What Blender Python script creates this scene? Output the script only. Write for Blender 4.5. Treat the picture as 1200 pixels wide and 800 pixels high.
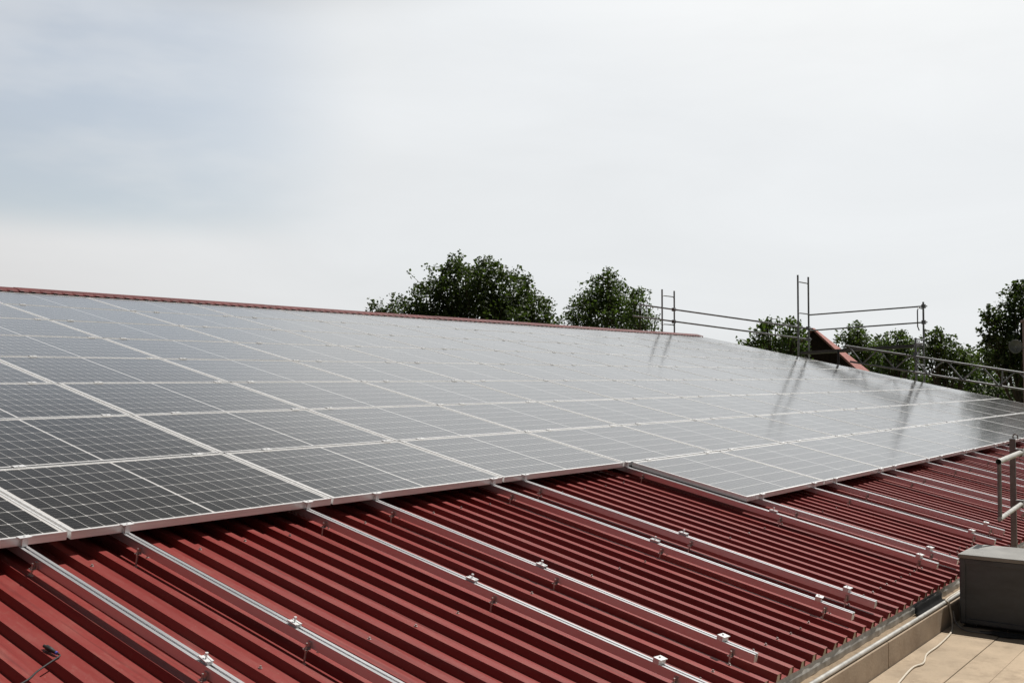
import bpy, bmesh, math, random
from mathutils import Vector, Matrix

# ------------------------------------------------------------------ scene, camera, light
for o in list(bpy.data.objects):
    bpy.data.objects.remove(o, do_unlink=True)
SC = bpy.context.scene
COL = SC.collection
rad = math.radians

S = 1.1
TH = 0.20817852633781014                 # roof pitch
CAM = Vector((-2.57425429, -3.56189445, 0.95832941))
YAW, PIT, FPX = 0.9104569509330053, 0.03401853052761716, 1206.98557
cam = bpy.data.cameras.new('camera')
cam.sensor_fit = 'HORIZONTAL'; cam.sensor_width = 36.0
cam.lens = 36.0 * FPX / 1200.0
cam.clip_start = 0.05; cam.clip_end = 3000
camo = bpy.data.objects.new('camera', cam); COL.objects.link(camo)
camo.location = CAM
camo.rotation_euler = (rad(90) + PIT, 0, -YAW)
SC.camera = camo

SUN_EL, SUN_AZ = rad(62), rad(107)        # azimuth clockwise from +Y
SUND = Vector((math.sin(SUN_AZ) * math.cos(SUN_EL), math.cos(SUN_AZ) * math.cos(SUN_EL), math.sin(SUN_EL)))

W = bpy.data.worlds.new('World'); SC.world = W
W.use_nodes = True
nt = W.node_tree; nt.nodes.clear()
def wn(t, **k):
    n = nt.nodes.new(t)
    for a, b in k.items(): setattr(n, a, b)
    return n
out = wn('ShaderNodeOutputWorld'); bg = wn('ShaderNodeBackground'); bg.inputs[1].default_value = 0.10
sky = wn('ShaderNodeTexSky', sky_type='NISHITA'); sky.sun_disc = False
sky.sun_elevation = SUN_EL; sky.sun_rotation = SUN_AZ; sky.dust_density = 1.2; sky.air_density = 1.2; sky.altitude = 200
tc = wn('ShaderNodeTexCoord')
# thin high cloud: brightness follows its own axis; rear sky darkened to deepen shade
nrm = wn('ShaderNodeVectorMath', operation='NORMALIZE'); nt.links.new(tc.outputs['Generated'], nrm.inputs[0])
dot = wn('ShaderNodeVectorMath', operation='DOT_PRODUCT'); nt.links.new(nrm.outputs[0], dot.inputs[0])
BA, BE = rad(76), rad(42)                  # the brightest part of the veil
dot.inputs[1].default_value = (math.sin(BA) * math.cos(BE), math.cos(BA) * math.cos(BE), math.sin(BE))
glow = wn('ShaderNodeValToRGB')
mr = wn('ShaderNodeMapRange'); mr.inputs[1].default_value = -1; mr.inputs[2].default_value = 1
nt.links.new(dot.outputs['Value'], mr.inputs[0]); nt.links.new(mr.outputs[0], glow.inputs[0])
cr = glow.color_ramp
def el(pos, v):
    e = cr.elements.new(pos); e.color = (v[0], v[1], v[2], 1)
cr.elements[0].position = 0.0; cr.elements[0].color = (0.03, 0.032, 0.038, 1)
cr.elements[1].position = 1.0; cr.elements[1].color = (1.05, 1.05, 1.03, 1)
el(0.45, (0.05, 0.053, 0.06)); el(0.62, (0.22, 0.225, 0.24)); el(0.76, (0.74, 0.735, 0.735)); el(0.86, (0.805, 0.825, 0.84)); el(0.93, (0.85, 0.87, 0.885))
sc10 = wn('ShaderNodeVectorMath', operation='SCALE'); sc10.inputs['Scale'].default_value = 10.0
wz = wn('ShaderNodeTexNoise'); wz.inputs['Scale'].default_value = 3.0; wz.inputs['Detail'].default_value = 6.0; wz.inputs['Roughness'].default_value = 0.55; wz.inputs['Distortion'].default_value = 0.6
wmp = wn('ShaderNodeMapping'); wmp.inputs['Scale'].default_value = (1.0, 1.0, 3.6); wmp.inputs['Rotation'].default_value = (-0.25, 0.35, 0.8); nt.links.new(nrm.outputs[0], wmp.inputs[0]); nt.links.new(wmp.outputs[0], wz.inputs['Vector'])
wr = wn('ShaderNodeMapRange'); wr.inputs[1].default_value = 0.3; wr.inputs[2].default_value = 0.7; wr.inputs[3].default_value = 0.965; wr.inputs[4].default_value = 1.03; nt.links.new(wz.outputs['Fac'], wr.inputs[0])
wsc = wn('ShaderNodeVectorMath', operation='SCALE'); nt.links.new(glow.outputs[0], wsc.inputs[0]); nt.links.new(wr.outputs[0], wsc.inputs['Scale'])
nt.links.new(wsc.outputs[0], sc10.inputs[0])
# sky above the view dimmed to lower ambient light; low haze stays bright
sep = wn('ShaderNodeSeparateXYZ'); nt.links.new(nrm.outputs[0], sep.inputs[0])
thin = wn('ShaderNodeMapRange', interpolation_type='SMOOTHSTEP'); thin.inputs[1].default_value = 0.45; thin.inputs[2].default_value = 0.74; thin.inputs[3].default_value = 10.0; thin.inputs[4].default_value = 1.9  # dims the overhead sky to lower ambient light
nt.links.new(sep.outputs['Z'], thin.inputs[0]); nt.links.new(thin.outputs[0], sc10.inputs['Scale'])
# cloud pattern, stretched flat along the horizon
mp = wn('ShaderNodeMapping'); mp.inputs['Scale'].default_value = (1.0, 1.0, 3.2); mp.inputs['Rotation'].default_value = (0.22, 0.1, 0.3)
nt.links.new(nrm.outputs[0], mp.inputs[0])
nz = wn('ShaderNodeTexNoise'); nz.inputs['Scale'].default_value = 1.6; nz.inputs['Detail'].default_value = 5.0; nz.inputs['Roughness'].default_value = 0.52; nz.inputs['Distortion'].default_value = 0.35
nt.links.new(mp.outputs[0], nz.inputs['Vector'])
cov = wn('ShaderNodeMapRange', interpolation_type='SMOOTHSTEP'); cov.inputs[1].default_value = 0.28; cov.inputs[2].default_value = 0.60
nt.links.new(nz.outputs['Fac'], cov.inputs[0])
# more cloud towards the bright axis, clearer away from it
add = wn('ShaderNodeMath', operation='MULTIPLY_ADD', use_clamp=True); add.inputs[1].default_value = 2.6; add.inputs[2].default_value = -1.02
nt.links.new(dot.outputs['Value'], add.inputs[0])
mx = wn('ShaderNodeMath', operation='ADD', use_clamp=True); nt.links.new(cov.outputs[0], mx.inputs[0]); nt.links.new(add.outputs[0], mx.inputs[1])
fac = wn('ShaderNodeMapRange'); fac.inputs[3].default_value = 0.80; fac.inputs[4].default_value = 0.97
nt.links.new(mx.outputs[0], fac.inputs[0])
# one wide gap in the veil, low in the north-east, where the blue shows through
gaz, gel = rad(24), rad(12)
gdot = wn('ShaderNodeVectorMath', operation='DOT_PRODUCT'); gdot.inputs[1].default_value = (math.sin(gaz) * math.cos(gel), math.cos(gaz) * math.cos(gel), math.sin(gel))
nt.links.new(nrm.outputs[0], gdot.inputs[0])
gm = wn('ShaderNodeMapRange', interpolation_type='SMOOTHSTEP'); gm.inputs[1].default_value = 0.935; gm.inputs[2].default_value = 0.999; gm.inputs[3].default_value = 0.0; gm.inputs[4].default_value = 0.49
nt.links.new(gdot.outputs['Value'], gm.inputs[0])
lowm = wn('ShaderNodeMapRange', interpolation_type='SMOOTHSTEP'); lowm.inputs[1].default_value = 0.115; lowm.inputs[2].default_value = 0.155
nt.links.new(sep.outputs['Z'], lowm.inputs[0])
nz2 = wn('ShaderNodeTexNoise'); nz2.inputs['Scale'].default_value = 5.0; nz2.inputs['Detail'].default_value = 4.0; nt.links.new(mp.outputs[0], nz2.inputs['Vector'])
brk = wn('ShaderNodeMapRange', interpolation_type='SMOOTHSTEP'); brk.inputs[1].default_value = 0.30; brk.inputs[2].default_value = 0.62; brk.inputs[3].default_value = 0.55; brk.inputs[4].default_value = 1.0
nt.links.new(nz2.outputs['Fac'], brk.inputs[0])
g1 = wn('ShaderNodeMath', operation='MULTIPLY'); nt.links.new(gm.outputs[0], g1.inputs[0]); nt.links.new(lowm.outputs[0], g1.inputs[1])
g2 = wn('ShaderNodeMath', operation='MULTIPLY'); nt.links.new(g1.outputs[0], g2.inputs[0]); nt.links.new(brk.outputs[0], g2.inputs[1])
# dark sky patch added above the view to dim near-panel reflections
haz, hel = rad(37), rad(48)
hdot = wn('ShaderNodeVectorMath', operation='DOT_PRODUCT'); hdot.inputs[1].default_value = (math.sin(haz) * math.cos(hel), math.cos(haz) * math.cos(hel), math.sin(hel)); nt.links.new(nrm.outputs[0], hdot.inputs[0])
hm = wn('ShaderNodeMapRange', interpolation_type='SMOOTHSTEP'); hm.inputs[1].default_value = 0.862; hm.inputs[2].default_value = 0.94; hm.inputs[4].default_value = 1.0; nt.links.new(hdot.outputs['Value'], hm.inputs[0])
hs = wn('ShaderNodeMapRange'); hs.inputs[3].default_value = 1.0; hs.inputs[4].default_value = 0.16; nt.links.new(hm.outputs[0], hs.inputs[0])
fac2 = wn('ShaderNodeMath', operation='SUBTRACT', use_clamp=True); nt.links.new(fac.outputs[0], fac2.inputs[0]); nt.links.new(g2.outputs[0], fac2.inputs[1])
mix = wn('ShaderNodeMix', data_type='RGBA')
nt.links.new(fac2.outputs[0], mix.inputs[0]); nt.links.new(sky.outputs[0], mix.inputs[6]); nt.links.new(sc10.outputs[0], mix.inputs[7])
hsc = wn('ShaderNodeVectorMath', operation='SCALE'); nt.links.new(mix.outputs[2], hsc.inputs[0]); nt.links.new(hs.outputs[0], hsc.inputs['Scale'])
nt.links.new(hsc.outputs[0], bg.inputs[0]); nt.links.new(bg.outputs[0], out.inputs[0])

sl = bpy.data.lights.new('sun', 'SUN'); sl.energy = 5.0; sl.angle = rad(0.9); sl.color = (1.0, 0.965, 0.915)
slo = bpy.data.objects.new('sun', sl); COL.objects.link(slo)
slo.rotation_euler = (-SUND).to_track_quat('-Z', 'Y').to_euler()
SC.view_settings.view_transform = 'Standard'; SC.view_settings.look = 'None'
SC.view_settings.exposure = 0.0; SC.view_settings.gamma = 1.0
SC.view_settings.use_curve_mapping = False
SC.render.engine = 'CYCLES'

# ------------------------------------------------------------------ geometry helpers
US = Vector((1, 0, 0)); SL = Vector((0, math.cos(TH), math.sin(TH))); NV = Vector((0, -math.sin(TH), math.cos(TH)))
def RP(u, s, h=0.0): return US * u + SL * s + NV * h       # a point given along the eave, up the slope, off the panel plane
FW = Vector((math.sin(YAW) * math.cos(PIT), math.cos(YAW) * math.cos(PIT), math.sin(PIT)))
RT = Vector((math.cos(YAW), -math.sin(YAW), 0)); UPV = RT.cross(FW)
def bearing(px, dist):                                     # ground position at a measured bearing and distance
    d = FW + RT * ((px - 600) / FPX); d.z = 0
    p = CAM + d * dist; return Vector((p.x, p.y, 0))
def height_at(py, dist): return CAM.z + dist * (FW.z - UPV.z * (py - 400) / FPX)

class MB:
    def __init__(s): s.v = []; s.f = []; s.sm = []
    def add(s, vs, fs, smooth=False):
        b = len(s.v); s.v += [tuple(p) for p in vs]
        s.f += [tuple(i + b for i in f) for f in fs]; s.sm += [smooth] * len(fs)
    def box(s, lo, hi):
        (a, b, c), (d, e, f) = lo, hi
        s.add([(a,b,c),(d,b,c),(d,e,c),(a,e,c),(a,b,f),(d,b,f),(d,e,f),(a,e,f)],
              [(0,3,2,1),(4,5,6,7),(0,1,5,4),(1,2,6,5),(2,3,7,6),(3,0,4,7)])
    def tube(s, pts, r, n=10, caps=True, hollow=False):
        pts = [Vector(p) for p in pts]; rs = r if isinstance(r, (list, tuple)) else [r] * len(pts)
        vs = []; fs = []; up = None
        for i, p in enumerate(pts):
            t = (pts[min(i + 1, len(pts) - 1)] - pts[max(i - 1, 0)]).normalized()
            if up is None: up = Vector((0, 0, 1)) if abs(t.z) < 0.9 else Vector((1, 0, 0))
            a = (up - t * up.dot(t)).normalized(); b = t.cross(a); up = a
            for k in range(n):
                g = 2 * math.pi * k / n; vs.append(p + (a * math.cos(g) + b * math.sin(g)) * rs[i])
        for i in range(len(pts) - 1):
            for k in range(n):
                k2 = (k + 1) % n; fs.append((i*n+k, i*n+k2, (i+1)*n+k2, (i+1)*n+k))
        s.add(vs, fs, True)
        if caps:
            m = len(pts) - 1
            s.add(vs[:n], [tuple(range(n - 1, -1, -1))]); s.add(vs[m*n:], [tuple(range(n))])
    def prism(s, poly, axis_from, axis_to, place):
        # poly: closed 2D outline; place(x, y, t) -> 3D
        n = len(poly)
        vs = [place(x, y, axis_from) for x, y in poly] + [place(x, y, axis_to) for x, y in poly]
        fs = [(i, (i+1) % n, n + (i+1) % n, n + i) for i in range(n)] + [tuple(range(n-1, -1, -1)), tuple(range(n, 2*n))]
        s.add(vs, fs)
    def mesh(s, name, mat):
        me = bpy.data.meshes.new(name); me.from_pydata(s.v, [], s.f)
        me.polygons.foreach_set('use_smooth', s.sm)
        mats = mat if isinstance(mat, (list, tuple)) else [mat]
        for m in mats: me.materials.append(m)
        me.update()
        bm = bmesh.new(); bm.from_mesh(me); bmesh.ops.recalc_face_normals(bm, faces=bm.faces); bm.to_mesh(me); bm.free()
        return me
    def build(s, name, mat, parent=None, loc=None, rot=None):
        return link(name, s.mesh(name, mat), parent, loc, rot)
def link(name, data, parent=None, loc=None, rot=None):
    o = bpy.data.objects.new(name, data); COL.objects.link(o)
    if loc is not None: o.location = loc
    if rot is not None: o.rotation_euler = rot
    if parent is not None: o.parent = parent
    return o
def bevel(o, w, seg=2, ang=40):
    m = o.modifiers.new('bevel', 'BEVEL'); m.width = w; m.segments = seg; m.limit_method = 'ANGLE'; m.angle_limit = rad(ang); return o
def tag(o, label, cat, group=None, kind=None):
    o['label'] = label
    if cat: o['category'] = cat
    if group: o['group'] = group
    if kind: o['kind'] = kind
    return o
def thing(name, label, cat, loc=(0, 0, 0), rot=(0, 0, 0), group=None):
    o = link(name, None, None, loc, rot); o.empty_display_size = 0.2
    return tag(o, label, cat, group)
ORD = ['', 'first','second','third','fourth','fifth','sixth','seventh','eighth','ninth','tenth','eleventh','twelfth','thirteenth','fourteenth','fifteenth','sixteenth','seventeenth','eighteenth','nineteenth','twentieth']

# ------------------------------------------------------------------ materials
class NT:
    def __init__(s, name):
        s.m = bpy.data.materials.new(name); s.m.use_nodes = True; s.t = s.m.node_tree; s.t.nodes.clear()
        s.o = s.n('ShaderNodeOutputMaterial'); s.p = s.n('ShaderNodeBsdfPrincipled'); s.l(s.p.outputs[0], s.o.inputs[0])
    def n(s, t, **k):
        x = s.t.nodes.new(t)
        for a, b in k.items(): setattr(x, a, b)
        return x
    def l(s, a, b): s.t.links.new(a, b)
    def math(s, op, a, b=None, c=None, clamp=False):
        x = s.n('ShaderNodeMath', operation=op, use_clamp=clamp)
        for i, v in enumerate((a, b, c)):
            if v is None: continue
            if isinstance(v, (int, float)): x.inputs[i].default_value = v
            else: s.l(v, x.inputs[i])
        return x.outputs[0]
    def noise(s, scale, detail=4, rough=0.55, vec=None, stretch=None, coord='Object'):
        x = s.n('ShaderNodeTexNoise'); x.inputs['Scale'].default_value = scale; x.inputs['Detail'].default_value = detail; x.inputs['Roughness'].default_value = rough
        if vec is None:
            vec = s.n('ShaderNodeTexCoord').outputs[coord]
        if stretch:
            mp = s.n('ShaderNodeMapping'); mp.inputs['Scale'].default_value = stretch; s.l(vec, mp.inputs[0]); vec = mp.outputs[0]
        s.l(vec, x.inputs['Vector']); return x.outputs['Fac']
    def rng(s, v, a, b, c, d):
        x = s.n('ShaderNodeMapRange'); s.l(v, x.inputs[0])
        for i, q in enumerate((a, b, c, d)): x.inputs[i + 1].default_value = q
        return x.outputs[0]
    def mixc(s, f, a, b):
        x = s.n('ShaderNodeMix', data_type='RGBA')
        for i, v in ((0, f), (6, a), (7, b)):
            if isinstance(v, (int, float)): x.inputs[i].default_value = v
            elif isinstance(v, tuple): x.inputs[i].default_value = (v[0], v[1], v[2], 1)
            else: s.l(v, x.inputs[i])
        return x.outputs[2]
    def set(s, **k):
        for a, v in k.items():
            i = s.p.inputs[a.replace('_', ' ')]
            if isinstance(v, (int, float)): i.default_value = v
            elif isinstance(v, tuple): i.default_value = (v[0], v[1], v[2], 1)
            else: s.l(v, i)
        return s
    def bump(s, h, strength, dist=0.01):
        b = s.n('ShaderNodeBump'); b.inputs['Strength'].default_value = strength; b.inputs['Distance'].default_value = dist
        s.l(h, b.inputs['Height']); s.l(b.outputs[0], s.p.inputs['Normal']); return s

def simple(name, col, rough=0.5, metal=0.0, var=0.15, scale=12.0, bump=0.0, stretch=None):
    a = NT(name); f = a.noise(scale, 5, 0.6, stretch=stretch)
    lo = tuple(c * (1 - var) for c in col); hi = tuple(min(1, c * (1 + var)) for c in col)
    a.set(Base_Color=a.mixc(a.rng(f, 0.3, 0.7, 0, 1), lo, hi), Roughness=a.rng(f, 0.3, 0.7, max(0.02, rough - 0.07), min(1, rough + 0.07)), Metallic=metal)
    if bump: a.bump(f, bump, 0.004)
    return a.m

def mk_red():
    a = NT('red_coated_sheet')
    f1 = a.noise(1.1, 6, 0.6, stretch=(3.0, 0.35, 1)); f2 = a.noise(9, 5, 0.65, stretch=(2.0, 0.5, 1)); f3 = a.noise(70, 3, 0.6)
    c = a.mixc(a.rng(f1, 0.35, 0.68, 0, 1), (0.186, 0.0245, 0.0205), (0.231, 0.035, 0.030))
    dust = a.math('MULTIPLY', a.rng(f2, 0.48, 0.75, 0, 1), a.rng(f1, 0.4, 0.7, 0.1, 0.6))
    c = a.mixc(a.math('MULTIPLY', dust, 0.50), c, (0.27, 0.15, 0.11))
    c = a.mixc(a.rng(f3, 0.62, 0.75, 0, 0.25), c, (0.30, 0.20, 0.15))
    st = a.noise(2.6, 5, 0.6, stretch=(9.0, 0.22, 1)); c = a.mixc(a.rng(st, 0.54, 0.68, 0, 0.55), c, (0.085, 0.015, 0.014))
    sp_ = a.noise(24, 6, 0.7, stretch=(1, 0.6, 1)); c = a.mixc(a.rng(sp_, 0.60, 0.72, 0, 0.30), c, (0.26, 0.13, 0.10))
    a.set(Base_Color=c, Roughness=a.rng(f2, 0.3, 0.7, 0.42, 0.58)); a.p.inputs['IOR'].default_value = 1.42
    a.bump(f2, 0.04, 0.004)
    return a.m

def mk_cells():
    a = NT('solar_cell_glass')
    co = a.n('ShaderNodeTexCoord'); sp = a.n('ShaderNodeSeparateXYZ'); a.l(co.outputs['Object'], sp.inputs[0])
    ax = a.math('ABSOLUTE', sp.outputs[0]); y = sp.outputs[1]; ay = a.math('ABSOLUTE', y)
    PX, PY = 0.0784, 0.1727
    fx = a.math('FRACT', a.math('DIVIDE', a.math('SUBTRACT', ax, 0.006), PX))
    fy = a.math('FRACT', a.math('DIVIDE', a.math('ADD', y, 0.518), PY))
    ex = a.math('MULTIPLY', a.math('MINIMUM', fx, a.math('SUBTRACT', 1.0, fx)), PX)
    ey = a.math('MULTIPLY', a.math('MINIMUM', fy, a.math('SUBTRACT', 1.0, fy)), PY)
    w = a.math('LESS_THAN', ex, 0.0012)
    for q in (a.math('LESS_THAN', ey, 0.0019), a.math('LESS_THAN', a.math('ADD', ex, ey), 0.0085),
              a.math('LESS_THAN', ax, 0.006), a.math('GREATER_THAN', ax, 0.790), a.math('GREATER_THAN', ay, 0.518)):
        w = a.math('MAXIMUM', w, q)
    # fine busbar wires along the long side
    fb = a.math('FRACT', a.math('DIVIDE', a.math('ADD', y, 0.518), PY / 5.0))
    eb = a.math('ABSOLUTE', a.math('SUBTRACT', fb, 0.5)); wire = a.math('LESS_THAN', eb, 0.014)
    # each cell a slightly different near-black
    cellid = a.n('ShaderNodeCombineXYZ')
    a.l(a.math('FLOOR', a.math('DIVIDE', sp.outputs[0], PX)), cellid.inputs[0]); a.l(a.math('FLOOR', a.math('DIVIDE', a.math('ADD', y, 0.518), PY)), cellid.inputs[1])
    oi = a.n('ShaderNodeObjectInfo'); a.l(oi.outputs['Random'], cellid.inputs[2])
    wn_ = a.n('ShaderNodeTexWhiteNoise', noise_dimensions='3D'); a.l(cellid.outputs[0], wn_.inputs['Vector'])
    base = a.mixc(wn_.outputs['Value'], (0.006, 0.0055, 0.0055), (0.013, 0.012, 0.0115))
    base = a.mixc(a.math('MULTIPLY', wire, 0.55), base, (0.30, 0.29, 0.28))
    base = a.mixc(w, base, (0.62, 0.60, 0.58))
    dn = a.noise(7, 6, 0.7, vec=co.outputs['Object'])
    base = a.mixc(a.rng(dn, 0.35, 0.8, 0.0, 0.035), base, (0.40, 0.36, 0.32))       # thin site dust
    gn = a.noise(160, 2, 0.5, vec=co.outputs['Object'])
    base = a.mixc(a.rng(gn, 0.70, 0.76, 0, 0.5), base, (0.34, 0.30, 0.26))
    a.set(Base_Color=base, Roughness=a.rng(dn, 0.3, 0.7, 0.10, 0.14)); a.p.inputs['IOR'].default_value = 1.52; a.p.inputs['Coat Weight'].default_value = 0.32; a.p.inputs['Coat Roughness'].default_value = 0.14; a.p.inputs['Sheen Weight'].default_value = 0.25; a.p.inputs['Sheen Roughness'].default_value = 0.22
    wav = a.noise(2.2, 2, 0.5, vec=co.outputs['Object']); a.bump(wav, 0.03, 0.004)
    return a.m

def mk_leaf(name, c0, c1):
    a = NT(name)
    ge = a.n('ShaderNodeNewGeometry'); f = a.noise(1.1, 3, 0.6)
    r = a.math('ADD', a.math('MULTIPLY', ge.outputs['Random Per Island'], 0.6), a.math('MULTIPLY', f, 0.4))
    a.set(Base_Color=a.mixc(a.rng(r, 0.2, 0.8, 0, 1), c0, c1), Roughness=0.55)
    tr = a.n('ShaderNodeBsdfTranslucent'); tr.inputs[0].default_value = (c1[0] * 1.2, c1[1] * 1.5, c1[2] * 0.6, 1)
    ms = a.n('ShaderNodeMixShader'); ms.inputs[0].default_value = 0.30
    a.l(a.p.outputs[0], ms.inputs[1]); a.l(tr.outputs[0], ms.inputs[2]); a.l(ms.outputs[0], a.o.inputs[0])
    return a.m

def mk_concrete(name, col, stain):
    a = NT(name)
    f1 = a.noise(1.4, 7, 0.62, coord='Object'); f2 = a.noise(9, 6, 0.7); f3 = a.noise(60, 4, 0.6)
    c = a.mixc(a.rng(f1, 0.32, 0.68, 0, 1), tuple(x * 0.72 for x in col), tuple(min(1, x * 1.16) for x in col))
    f4 = a.noise(3.2, 8, 0.72)
    c = a.mixc(a.rng(f2, 0.55, 0.78, 0, 0.55), c, stain)
    c = a.mixc(a.rng(f4, 0.50, 0.64, 0, 0.62), c, stain)
    c = a.mixc(a.rng(f3, 0.58, 0.75, 0, 0.35), c, tuple(x * 0.6 for x in col))
    a.set(Base_Color=c, Roughness=0.88); a.bump(f3, 0.35, 0.004)
    return a.m

M = {}
M['red'] = mk_red()
M['redcap'] = simple('red_ridge_metal', (0.105, 0.019, 0.018), 0.62, 0, 0.4, 1.5, 0.1, stretch=(1.5, 6, 6))
M['cells'] = mk_cells()
M['frame'] = simple('anodised_frame', (0.86, 0.855, 0.845), 0.36, 0.5, 0.08, 9, 0.02, stretch=(0.4, 4, 14))
M['rail'] = simple('mill_aluminium', (0.66, 0.655, 0.665), 0.36, 0.75, 0.04, 3, 0.0, stretch=(3, 0.3, 3))
M['clamp'] = simple('bright_aluminium', (0.74, 0.74, 0.74), 0.40, 0.3, 0.04, 30)
M['steel'] = simple('zinc_steel', (0.50, 0.49, 0.47), 0.42, 0.85, 0.2, 30, 0.05)
M['galv'] = simple('galvanised_tube', (0.27, 0.275, 0.28), 0.50, 0.6, 0.3, 6, 0.1)
M['galvlight'] = simple('galvanised_flashing', (0.42, 0.41, 0.38), 0.5, 0.25, 0.28, 7, 0.5, stretch=(2.5, 1, 1))
M['filler'] = simple('profile_filler', (0.50, 0.43, 0.33), 0.85, 0, 0.2, 25, 0.2)
M['floor'] = mk_concrete('sandy_concrete_slab', (0.44, 0.342, 0.237), (0.24, 0.18, 0.12))
M['upstand'] = mk_concrete('beige_concrete', (0.40, 0.31, 0.22), (0.24, 0.17, 0.11))
M['mortar'] = mk_concrete('brown_mortar', (0.30, 0.22, 0.14), (0.10, 0.07, 0.045))
M['plaster'] = mk_concrete('wall_plaster', (0.50, 0.46, 0.38), (0.36, 0.32, 0.26))
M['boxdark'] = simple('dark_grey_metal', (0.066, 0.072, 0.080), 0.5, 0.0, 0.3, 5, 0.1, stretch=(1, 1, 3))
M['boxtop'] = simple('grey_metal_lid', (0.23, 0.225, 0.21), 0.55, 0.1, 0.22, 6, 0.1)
M['black'] = simple('black_rubber', (0.018, 0.018, 0.018), 0.6, 0, 0.3, 20)
M['nearblack'] = simple('matt_black_sheet', (0.016, 0.016, 0.016), 0.9, 0, 0.35, 14, 0.4)
M['cable'] = simple('cream_cable', (0.55, 0.49, 0.40), 0.6, 0, 0.12, 20)
M['greycable'] = simple('grey_cable', (0.20, 0.19, 0.18), 0.6, 0, 0.2, 20)
M['blue'] = simple('blue_ring', (0.10, 0.10, 0.45), 0.5)
M['postgrey'] = simple('dark_grey_steel', (0.19, 0.185, 0.18), 0.5, 0.4, 0.3, 10, 0.1)
M['deck'] = simple('weathered_platform', (0.10, 0.10, 0.095), 0.7, 0.1, 0.3, 5, 0.1)
M['white'] = simple('white_sheet', (0.60, 0.60, 0.58), 0.6)
M['grass'] = mk_concrete('meadow_ground', (0.07, 0.085, 0.035), (0.12, 0.10, 0.06))
M['bark'] = simple('bark', (0.075, 0.058, 0.042), 0.9, 0, 0.4, 6, 0.6, stretch=(4, 4, 1))
M['leafA'] = mk_leaf('leaf_dark_green', (0.026, 0.040, 0.016), (0.075, 0.100, 0.030))
M['leafB'] = mk_leaf('leaf_mid_green', (0.032, 0.052, 0.018), (0.095, 0.130, 0.036))
M['timber'] = simple('dark_timber', (0.030, 0.022, 0.018), 0.8, 0, 0.4, 8, 0.3, stretch=(6, 6, 1))
M['tiles'] = simple('red_tiles', (0.36, 0.18, 0.16), 0.75, 0, 0.25, 9, 0.4)
M['browntile'] = simple('brown_roof_tiles', (0.022, 0.016, 0.013), 0.8, 0, 0.35, 6, 0.4)
for k_ in ('timber', 'browntile', 'tiles', 'nearblack'):
    M[k_].node_tree.nodes['Principled BSDF'].inputs['Specular IOR Level'].default_value = 0.06
M['glass'] = simple('window_glass', (0.02, 0.025, 0.03), 0.08)

def mk_brick():
    a = NT('red_brick')
    co = a.n('ShaderNodeTexCoord'); mp = a.n('ShaderNodeMapping'); mp.inputs['Rotation'].default_value = (rad(90), 0, 0); a.l(co.outputs['Object'], mp.inputs[0])
    b = a.n('ShaderNodeTexBrick'); a.l(mp.outputs[0], b.inputs['Vector']); b.inputs['Scale'].default_value = 4.2
    b.inputs['Color1'].default_value = (0.20, 0.09, 0.075, 1); b.inputs['Color2'].default_value = (0.26, 0.14, 0.12, 1); b.inputs['Mortar'].default_value = (0.38, 0.34, 0.31, 1)
    a.set(Base_Color=b.outputs['Color'], Roughness=0.9); return a.m
M['brick'] = mk_brick()

# ------------------------------------------------------------------ setting: ground
GZ = -4.2
g = MB(); N_ = 40
def gv(i, j):
    x = -700 + 1400 * i / N_; y = -700 + 1400 * j / N_
    return (x, y, GZ - 0.02 + (0.0 if math.hypot(x, y) < 80 else 0.6 * math.sin(x * 0.013) * math.cos(y * 0.017)))
g.add([gv(i, j) for i in range(N_ + 1) for j in range(N_ + 1)],
      [(i*(N_+1)+j, (i+1)*(N_+1)+j, (i+1)*(N_+1)+j+1, i*(N_+1)+j+1) for i in range(N_) for j in range(N_)], True)
tag(g.build('ground', M['grass']), 'grassy ground below the buildings', None, kind='structure')

# ------------------------------------------------------------------ the hall with its red profiled roof
HC = -0.12; RIB = 0.036; PITCH = 0.147; PH = 0.627        # crown level, rib height, rib pitch, a crown centre
UL, UR = -7.0, 23.34; S0, SRIDGE = -1.60, 10.16
ridge = RP(0, SRIDGE, HC); RY, RZ = ridge.y, ridge.z
hall = thing('hall_building', 'long hall with a red profiled metal roof carrying the solar panels', 'building', (8, 0, GZ))
HI = Vector((-8, 0, -GZ))                                  # world -> child coordinates of the hall
def ribs(u0, u1):
    k0 = math.floor((u0 - PH) / PITCH); k1 = math.ceil((u1 - PH) / PITCH); prof = []
    for k in range(k0, k1 + 1):
        c = PH + k * PITCH
        for du, h in ((-0.032, -RIB), (-0.0215, 0), (0.0215, 0), (0.032, -RIB)):
            if u0 <= c + du <= u1: prof.append((c + du, h))
    return prof
def on_crown(u):
    d = (u - PH) / PITCH; d = abs(d - round(d)) * PITCH
    return 0.0 if d < 0.0215 else (-RIB if d > 0.032 else -RIB * (d - 0.0215) / 0.0105)
prof = ribs(UL, UR)
rng = random.Random(4)
rb = MB(); segs = [S0, -1.2, -0.6, 0.1, 0.8, 1.5, 3, 5, 7.5, SRIDGE - 0.02]
n = len(prof); vs = []
for si, s in enumerate(segs):
    for (u, h) in prof:
        wob = 0.0012 * math.sin(u * 7.3 + si * 2.1) + 0.0008 * math.sin(u * 31 + si)
        vs.append(RP(u, s + (rng.uniform(-0.002, 0.002) if si == 0 else 0), HC + h + wob))
fs = [(r * n + i, r * n + i + 1, (r + 1) * n + i + 1, (r + 1) * n + i) for r in range(len(segs) - 1) for i in range(n - 1)]
rb.add(vs, fs)
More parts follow.
